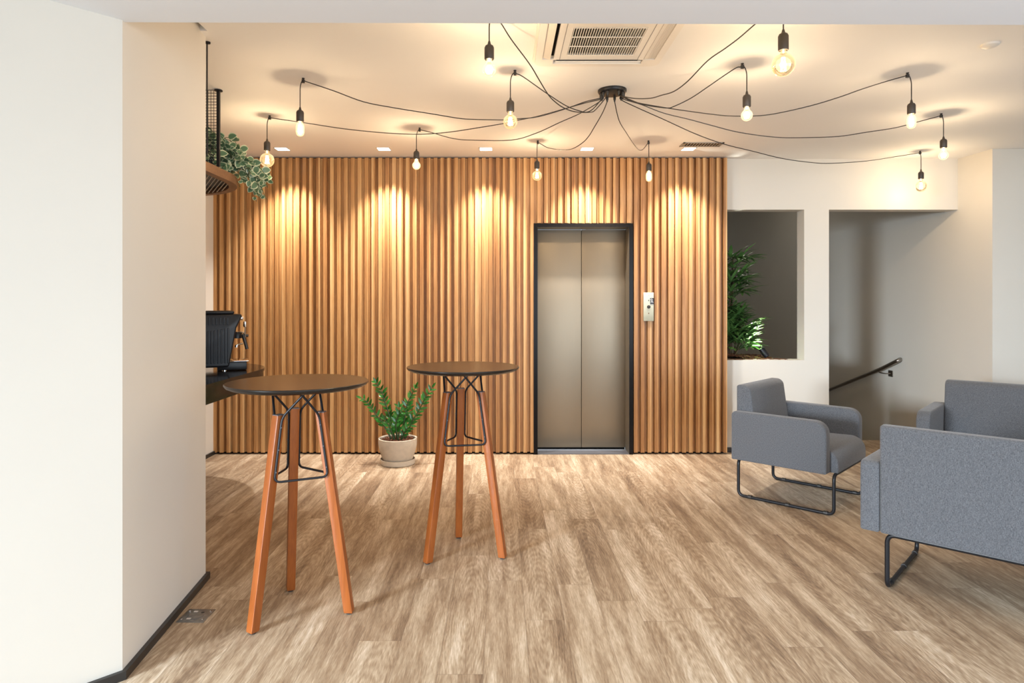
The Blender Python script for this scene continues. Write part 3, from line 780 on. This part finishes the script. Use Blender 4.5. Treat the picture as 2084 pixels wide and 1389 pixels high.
# ------------------------------------------------------------------ potted zz plant
def leaf(mb, base, d, up, L_, W_, fold=.12, curve=.0, n=6, flat=False):
    d = Vector(d).normalized(); side = d.cross(Vector(up)).normalized(); nn = side.cross(d).normalized()
    vs = []; fs = []; uv = []
    for i in range(n+1):
        t = i/n; wd = W_*math.sin(PI*min(1, max(0, t))**.8)**.75 if 0 < t < 1 else 0.0008
        c = Vector(base)+d*L_*t-nn*curve*L_*t*t
        for k in (-1, 0, 1):
            vs.append(c+side*wd*k*.5+nn*(fold*wd*abs(k)))
            uv.append((1.0 if k else (max(0, (t-.8)*5) if t > .8 else (1-t/.12 if t < .12 else .01)), t))
    for i in range(n):
        for k in (0, 1): fs.append((i*3+k, i*3+k+1, (i+1)*3+k+1, (i+1)*3+k))
    mb.add(vs, fs, True, None, uv)
pp = thing('potted_plant', 'zz plant with glossy green leaves in a ribbed beige pot and saucer by the slats', 'potted plant', (-.952, 5.985, 0))
m = MB(); m.lathe([(0, .004), (.150, .0), (.158, .006), (.162, .05), (.154, .05), (.150, .016), (0, .014)], 56); m.build('saucer', M['pot'], pp)
prof = [(0, .02), (.122, .02), (.127, .024)]
for k in range(36):
    t = k/35; z = .028+t*.185; r = .127+.049*math.sin(t*PI/2)**.9; prof.append((r+.0022*math.sin(k*PI/2*2), z)); prof.append((r-.0012, z+.0026))
prof += [(.176, .222), (.176, .236), (.166, .238), (.160, .232), (.158, .20), (0, .20)]
m = MB(); m.lathe(prof, 64); m.build('pot', M['pot'], pp)
m = MB(); rnd = random.Random(3)
m.lathe([(.157, .205), (.12, .212), (0, .216)], 32)
for k in range(330):
    a = rnd.random()*2*PI; r = .148*math.sqrt(rnd.random()); s = rnd.uniform(.006, .014)
    m.box(-s, s, -s*.5, s*.5, -s*.25, s*.25, Matrix.Translation((r*math.cos(a), r*math.sin(a), .217+rnd.random()*.008)) @ Matrix.Rotation(rnd.random()*6, 4, 'Z') @ Matrix.Rotation(rnd.uniform(-.6, .6), 4, 'X'))
o = m.build('bark_mulch', M['bark_b'], pp)
o['kind'] = 'stuff'
stems = [[(-.05, .0, .21), (-.13, -.01, .36), (-.20, -.02, .46), (-.28, -.03, .575), (-.325, -.03, .60)],
         [(-.03, .02, .21), (-.075, .02, .42), (-.13, .03, .58), (-.155, .03, .66), (-.20, .03, .735)],
         [(.03, .0, .21), (.065, .0, .42), (.09, .0, .55), (.13, -.01, .63), (.165, -.02, .70)],
         [(.06, .01, .21), (.13, .01, .38), (.19, .01, .48), (.25, .0, .60), (.315, .0, .695)],
         [(.01, -.03, .21), (-.01, -.05, .36), (.02, -.07, .46), (.07, -.09, .50)],
         [(-.02, -.04, .21), (-.06, -.07, .34), (-.10, -.09, .42)],
         [(.03, -.03, .21), (.08, -.06, .31), (.14, -.08, .375)],
         [(.0, .04, .21), (.01, .07, .38), (.0, .09, .50)],
         [(-.03, .03, .21), (-.07, .09, .36), (-.09, .13, .46)],
         [(.04, .03, .21), (.07, .09, .36), (.09, .12, .48)],
         [(.0, -.01, .21), (-.015, -.02, .33), (.01, -.03, .44)]]
sm_, lf = MB(), MB(); rnd = random.Random(5)
for j, s in enumerate(stems):
    P = spline(s, 8); n = len(P)
    sm_.tube(P, [.0085*(1-.75*i/(n-1)) for i in range(n)], 8)
    step = max(1, int(n/14))
    tot = sum((P[i+1]-P[i]).length for i in range(n-1)); acc = 0; nxt = tot*.28; sd_ = 1
    for i in range(n-1):
        acc += (P[i+1]-P[i]).length
        while acc > nxt:
            T = (P[i+1]-P[i]).normalized(); side = T.cross(Vector((0, -1, .15))).normalized()
            side = (side*math.cos(.35)+Vector((0, -1, 0))*math.sin(rnd.uniform(-.3, .9))).normalized()
            L1 = rnd.uniform(.060, .078)*(1 if nxt/tot < .8 else .8)
            for sg in (1, -1):
                d = (T*.62+side*sg*.85+Vector((0, 0, .15))).normalized()
                leaf(lf, P[i+1], d, Vector((0, -.9, .5)), L1, L1*.36, .1, .12)
            nxt += .040
    leaf(lf, P[-1], (P[-1]-P[-2]), Vector((0, -.8, .5)), .06, .022)
sm_.build('stem', M['stem'], pp); lf.build('foliage', M['zz'], pp)

# ------------------------------------------------------------------ coffee counter
ZK = .95
co = thing('coffee_counter', 'polished black granite wall counter with a rounded end behind the left pillar', 'counter', (-2.8, 4.7, ZK))
def outline(x0, x1, y0, y1, r):
    return rounded([(x0, y0, 0), (x1, y0, .02), (x1, y1, r), (x0, y1, 0)], 20)
m = MB(); m.prism([(x+2.8, y-4.7) for x, y in outline(-2.799, -1.89, 4.0, 5.72, .62)], -.02, 0); m.build('worktop', M['granite'], co)
m = MB(); m.prism([(x+2.8, y-4.7) for x, y in outline(-2.799, -1.896, 4.006, 5.714, .62)], -.131, -.0205); m.build('apron', M['granite'], co)
MB().box(-.0+.002, .905, -.62, -.595, .0005, .27).build('upstand', M['granite'], co)

em = thing('espresso_machine', 'black espresso machine with chrome details on the granite counter', 'coffee machine', (-2.20, 5.10, ZK), .42)
# local x = towards its front (right), y = depth
m = MB()
side = rounded([(-.30, .03, .02), (.06, .03, .02), (.075, .10, .02), (.115, .33, .02), (.155, .42, .02), (.15, .435, .01), (-.30, .435, .02)])
extrude(m, side, -.13, .13, .012); m.build('body', M['black'], em)
m = MB()
for k in range(14): m.rbox(-.29+k*.026, -.28+k*.026, -.136, -.129, .355-.0*k, .41, .002, 1)
for k in range(15): m.rbox(-.285+k*.024, -.273+k*.024, -.137, -.128, .06+.0*k, .33-.004*(14-k), .003, 1)
m.build('side_rib', M['black'], em)
m = MB(); m.rbox(-.30, .10, -.12, .12, .436, .462, .012, 3); m.build('cup_warmer', M['black'], em)
m = MB(); m.rbox(.045, .145, -.10, .10, .0, .0, .0, 1) if False else m.rbox(-.02, .19, -.115, .115, .006, .068, .004, 2); m.build('drip_tray', M['black'], em)
MB().rbox(.05, .205, -.12, .12, .069, .076, .003, 2).build('tray_grid', M['chrome'], em)
m = MB(); m.lathe([(.036, 0), (.036, .04), (.03, .05), (0, .05)], 24, Matrix.Translation((.125, 0, .245))); m.build('group_head', M['black'], em)
m = MB(); m.tube(spline([(.12, -.03, .29), (.16, -.035, .292), (.178, -.04, .28), (.182, -.04, .262)], 5), .006, 8); h = m.build('portafilter', M['chrome'], em)
m = MB(); m.tube([(.165, -.04, .275), (.172, -.04, .25), (.195, -.045, .16)], [.012, .014, .013], 12); m.tube([(.16, -.04, .272), (.205, -.04, .264)], .011, 10); m.build('handle', M['black_plastic'], h)
m = MB(); m.lathe([(.014, 0), (.017, .008), (.017, .03), (.013, .036)], 20, Matrix.Translation((.13, -.08, .405)) @ Matrix.Rotation(PI/2, 4, 'Y')); m.build('control_knob', M['chrome'], em)
m = MB(); m.lathe([(.010, 0), (.014, .01), (.012, .04), (.006, .045)], 16, Matrix.Translation((.178, -.09, .335))); m.tube([(.178, -.09, .34), (.178, -.09, .255)], .004, 8); m.build('steam_valve', M['chrome'], em)
m = MB(); m.tube([(.12, -.05, .195), (.165, -.05, .205)], .007, 8); m.lathe([(0, -.014), (.012, -.008), (.012, .008), (0, .014)], 14, Matrix.Translation((.118, -.05, .185))); m.build('steam_wand', M['chrome'], em)
for x in (-.24, .03):
    for y in (-.09, .09):
        g = MB(); g.lathe([(.018, 0), (.018, .006), (.012, .032)], 16, Matrix.Translation((x, y, 0))); g.build('foot', M['chrome'], em)

# ------------------------------------------------------------------ hanging shelf
hs = thing('hanging_shelf', 'rounded wooden shelf with a barred base hanging from the ceiling above the counter', 'hanging shelf', (-2.8, 4.4, 2.33))
oo = outline(-2.77, -1.89, 3.70, 5.20, .66); ii = outline(-2.72, -1.945, 3.755, 5.145, .61)
m = MB(); n = len(oo)
OO = [(x+2.8, y-4.4) for x, y in oo]; II = [(x+2.8, y-4.4) for x, y in ii]
vs = [(*p, -.01) for p in OO]+[(*p, .05) for p in OO]+[(*p, -.01) for p in II]+[(*p, .05) for p in II]
fs = []
for i in range(n):
    j = (i+1) % n
    fs += [(i, j, n+j, n+i), (2*n+j, 2*n+i, 3*n+i, 3*n+j), (j, i, 2*n+i, 2*n+j), (n+i, n+j, 3*n+j, 3*n+i)]
m.add(vs, fs, False); m.build('wooden_rim', M['rim'], hs)
MB().prism([(x*.999, y*.999) for x, y in II], .03, .04).build('shelf_board', M['black'], hs)
def clip_line(P, a, b):
    """segment of the line a->b inside polygon P"""
    ts = []; d = (b[0]-a[0], b[1]-a[1])
    for i in range(len(P)):
        p, q_ = P[i], P[(i+1) % len(P)]; e = (q_[0]-p[0], q_[1]-p[1]); den = d[0]*e[1]-d[1]*e[0]
        if abs(den) < 1e-9: continue
        t = ((p[0]-a[0])*e[1]-(p[1]-a[1])*e[0])/den; u = ((p[0]-a[0])*d[1]-(p[1]-a[1])*d[0])/den
        if 0 <= u <= 1: ts.append(t)
    return (min(ts), max(ts)) if len(ts) > 1 else None
m = MB(); dv = Vector((.5, -.86)).normalized(); nv = Vector((dv.y, -dv.x))
for k in range(-80, 80):
    o_ = nv*k*.026; a = (o_.x+.4, o_.y); b_ = (a[0]+dv.x, a[1]+dv.y); r = clip_line(II, a, b_)
    if r and r[1]-r[0] > .02:
        p0 = (a[0]+dv.x*r[0], a[1]+dv.y*r[0]); p1 = (a[0]+dv.x*r[1], a[1]+dv.y*r[1])
        m.tube([(*p0, -.002), (*p1, -.002)], .0042, 6)
m.build('base_bar', M['grey_metal'], hs)
HX, HY = -1.885+2.8, 4.347-4.4
m = MB(); m.box(HX-.009, HX+.009, HY-.009, HY+.009, .05, ZC-2.33); m.build('hanging_post', M['black'], hs)
m = MB(); m.lathe([(.026, 0), (.026, .006), (.014, .010)], 20, Matrix.Translation((HX, HY, ZC-2.33-.0101))); m.build('ceiling_flange', M['black'], hs)
m = MB(); m.tube([(-1.606+2.8, 3.536-4.4, -.0), (-1.606+2.8, 3.536-4.4, ZC-2.33)], .0035, 8) if False else m.tube([(-1.602+2.8, 3.55-4.4, -.06), (-1.602+2.8, 3.55-4.4, ZC-2.33)], .004, 8)
m.lathe([(.014, 0), (.014, .008)], 16, Matrix.Translation((-1.598+2.8, 3.55-4.4, ZC-2.33-.008))); m.build('hanging_rod', M['black'], hs)
m = MB(); z0, z1, x0 = .052, ZC-2.33-.004, .02
for k in range(46):
    x = HX-.012-k*.0195
    if x > x0: m.tube([(x, HY, z0), (x, HY, z1)], .0018, 5)
for k in range(27): m.tube([(x0, HY, z0+k*.0195), (HX, HY, z0+k*.0195)], .0018, 5)
m.build('wire_mesh', M['black'], hs)

tp = thing('trailing_plant', 'variegated trailing plant with cream-edged leaves on the hanging shelf', 'potted plant', (-2.06, 4.62, 2.371))
m = MB(); m.lathe([(0, 0), (.055, 0), (.075, .11), (.078, .115), (.070, .115), (.066, .10), (0, .10)], 32); m.build('pot', M['black_plastic'], tp)
m = MB(); rnd = random.Random(11); stm = MB()
ends = []
for k in range(44):
    a = rnd.uniform(-2.7, 1.3); out_ = rnd.uniform(.08, .40)
    x1, y1 = math.cos(a)*out_*.55, math.sin(a)*out_
    ends.append((min(x1, .14), y1, rnd.uniform(.03, .24)-.25*abs(out_-.15)))
for k in range(22):   # arms falling over the far end of the rim
    ends.append((rnd.uniform(.20, .31), rnd.uniform(.02, .34), rnd.uniform(-.12, .10)))
ends += [(.33, .12, -.03), (.30, .16, -.09), (.28, .18, -.13), (.25, .2, -.15), (.02, -.25, .30), (-.1, -.35, .30), (.19, .02, .20), (.22, .06, .16), (.27, .10, .10), (.36, .1, .02), (.06, -.12, .27)]
for x1, y1, z1 in ends:
    zt_ = max(z1, .03)+rnd.uniform(.07, .13)*(1 if x1 > .15 else .3)
    P = spline([(rnd.uniform(-.03, .03), rnd.uniform(-.03, .03), .10), (x1*.4, y1*.4, min(.26, zt_+.03)), (x1*.80, y1*.80, max((zt_+z1)/2+.02, .04)), (x1, y1, z1)], 6)
    stm.tube(P, .0020, 5)
    for i in range(5, len(P), 2):
        T = (P[min(i+1, len(P)-1)]-P[i-1]).normalized()
        d = Vector((rnd.uniform(-1, 1), rnd.uniform(-1, .5), rnd.uniform(-.6, .5)))+T*.5
        if d.length < .2: continue
        d.normalize(); L1 = rnd.uniform(.048, .070)*(1 if i < len(P)-3 else .7)
        b_ = P[i]; tip = b_+d*L1; low = min(b_.z, tip.z)
        over = tip.x > .175 and tip.y > -.02 and b_.x > .165
        if low < .03 and not over: continue
        leaf(m, b_, d, Vector((rnd.uniform(-.4, .7), -1, rnd.uniform(-.9, .7))), L1, L1*.86, .08, .15)
m.build('foliage', M['varleaf'], tp); stm.build('stem', M['stem'], tp)

# ------------------------------------------------------------------ planter with palms
pt = thing('planter_box', 'white built-in planter behind the wall opening right of the slats', 'planter', (2.4, 6.9, 0))
m = MB(); m.box(-.58, .46, -.293, -.27, .0, .86); m.box(-.58, .46, .27, .30, .0, .89); m.box(.43, .46, -.27, .27, 0, .89); m.box(-.58, .43, -.27, .27, .75, .80)
m.build('trough', M['paint'], pt)
m = MB(); rnd = random.Random(9)
nx_, ny_ = 24, 14
vs = [(-.57+1.0*i/nx_, -.268+.536*j/ny_, .885+.05*math.exp(-((i/nx_-.35)/.35)**2)+rnd.uniform(-.006, .006)) for j in range(ny_+1) for i in range(nx_+1)]
m.add(vs, [(j*(nx_+1)+i, j*(nx_+1)+i+1, (j+1)*(nx_+1)+i+1, (j+1)*(nx_+1)+i) for j in range(ny_) for i in range(nx_)], True)
for k in range(520):
    x = rnd.uniform(-.5, .50); y = rnd.uniform(-.40, .25); s = rnd.uniform(.010, .028)
    if y < -.29: z = .906+s*.12
    else: z = .893+.05*math.exp(-(((x+.57)/1.0-.35)/.35)**2)+rnd.random()*.012
    if x > .40 and y > -.29: continue
    if y < -.29 and (x > .45 or rnd.random() < .35): continue
    m.box(-s, s, -s*.45, s*.45, -s*.12, s*.12, Matrix.Translation((x, y, z)) @ Matrix.Rotation(rnd.random()*6, 4, 'Z') @ Matrix.Rotation(rnd.uniform(-.35, .35) if y > -.29 else 0, 4, 'X'))
m.build('bark_mulch', M['bark_b'], pt)['kind'] = 'stuff'

def palm(label, base, canes, seed, leafL, nl):
    rnd = random.Random(seed)
    t = thing('lady_palm', label, 'palm', base, 0, 'palms in the wall planter')
    cn_, fr_, pe = MB(), MB(), MB()
    for (x, y, h, lean) in canes:
        top = Vector((x+lean[0], y+lean[1], h))
        P = spline([(x, y, -.01), (x+lean[0]*.3, y+lean[1]*.3, h*.5), top], 6); cn_.tube(P, [.011-.004*i/(len(P)-1) for i in range(len(P))], 8)
        for k in range(nl):
            a = rnd.uniform(0, 2*PI); el = rnd.uniform(.25, 1.15); pl_ = rnd.uniform(.10, .20)
            hz = Vector((math.cos(a), math.sin(a)*.8, 0))
            s0 = P[-1-int(rnd.random()*5)]
            s1 = s0+hz*pl_*math.cos(el)+Vector((0, 0, pl_*math.sin(el)))
            if s1.y > .22: s1.y = .22
            pe.tube([s0, (s0+s1)/2+Vector((0, 0, .01)), s1], .003, 5)
            nb = rnd.randint(5, 7); fd = (s1-s0).normalized(); sd_ = fd.cross(Vector((0, 0, 1))).normalized()
            for q_ in range(nb):
                f_ = (q_/(nb-1)-.5)*2.5
                d = fd*math.cos(f_)+sd_*math.sin(f_)+Vector((0, 0, -.15))
                leaf(fr_, s1, d, Vector((0, 0, 1)), leafL*rnd.uniform(.75, 1.1)*(1-.18*abs(f_)), .037, .15, .24, 7)
    cn_.build('cane', M['palmstem'], t); pe.build('leaf_stalk', M['stem'], t); fr_.build('frond', M['palm'], t)
    return t
palm('tall dark-leaved palm at the back of the wall planter', (2.42, 6.95, .90), [(-.05, .0, 1.0, (.02, .0)), (-.02, -.03, .72, (.03, 0)), (-.14, .05, .95, (-.02, 0)), (-.2, -.02, .62, (-.02, 0)), (.03, .04, 1.05, (.03, 0)), (.02, .0, .85, (.03, 0))], 3, .26, 9)
palm('low bright green spotlit palm clump beside the spike light in the planter', (2.42, 6.87, .905),
     [(-.02, 0, .22, (.03, 0)), (-.10, .03, .30, (-.02, 0)), (.05, .02, .18, (.06, 0)), (-.18, 0, .26, (-.03, 0)), (-.06, -.06, .14, (.0, -.02)), (0, .08, .34, (.05, .0)), (.02, -.04, .10, (.05, -.02)), (-.25, .03, .34, (.0, .0)), (-.12, -.05, .2, (.02, 0)), (.03, .0, .30, (.05, 0)), (-.05, .0, .40, (.03, 0)), (-.16, .02, .42, (.02, 0))], 8, .21, 11)
sp = thing('spike_spotlight', 'small black spike spotlight in the bark aimed at the palms', 'spotlight', (2.69, 6.685, .912))
dirv = Vector((-.44, .30, .75)).normalized()
rotm = dirv.to_track_quat('Z', 'Y').to_matrix().to_4x4()
m = MB(); m.lathe([(.0, -.055), (.026, -.05), (.030, -.03), (.031, .05), (.028, .052), (.026, .035), (0, .035)], 24, Matrix.Translation((0, 0, .05)) @ rotm); m.build('lamp_head', M['black'], sp)
m = MB(); m.tube([(.012, 0, -.02), (.012, 0, .035)], .006, 8); m.build('spike', M['black'], sp)
light('spike_beam', 'SPOT', tuple(Vector((0, 0, .05))+dirv*.06), 800, (.97, 1.0, .88), parent=sp, spot_size=math.radians(85), spot_blend=.6, shadow_soft_size=.015).rotation_euler = dirv.to_track_quat('-Z', 'Y').to_euler()

# ------------------------------------------------------------------ handrail
def rp(x, y, z): return Vector((x, y, z))
hr = thing('handrail', 'metal handrail on the stair wall sloping down behind the armchair', 'handrail', (xr(7.4), 7.4, .80))
o0 = Vector((xr(7.4), 7.4, .80))
pts = [Vector((xr(7.27)-.02, 7.27, .842)), Vector((xr(7.24)-.065, 7.235, .832)), Vector((xr(7.51)-.065, 7.51, .715)), Vector((xr(9.6)-.065, 9.6, -.045))]
m = MB(); m.tube([p-o0 for p in fillet(pts, .09, 8)], .0215, 14); m.build('rail', M['steel_rail'], hr)
by = 7.455
m = MB(); m.box(-.006, .0, -.04, .04, -.035, .035, Matrix.Translation((xr(by)-.0005-o0.x, by-o0.y, .664-o0.z))); m.build('wall_plate', M['steel_rail'], hr)
m = MB(); m.tube(spline([Vector((xr(by)-.004, by, .664))-o0, Vector((xr(by)-.045, by+.03, .66))-o0, Vector((xr(by)-.068, by+.10, .665))-o0, Vector((xr(by+.12)-.065, by+.12, .69))-o0], 6), .006, 8); m.build('bracket', M['steel_rail'], hr)
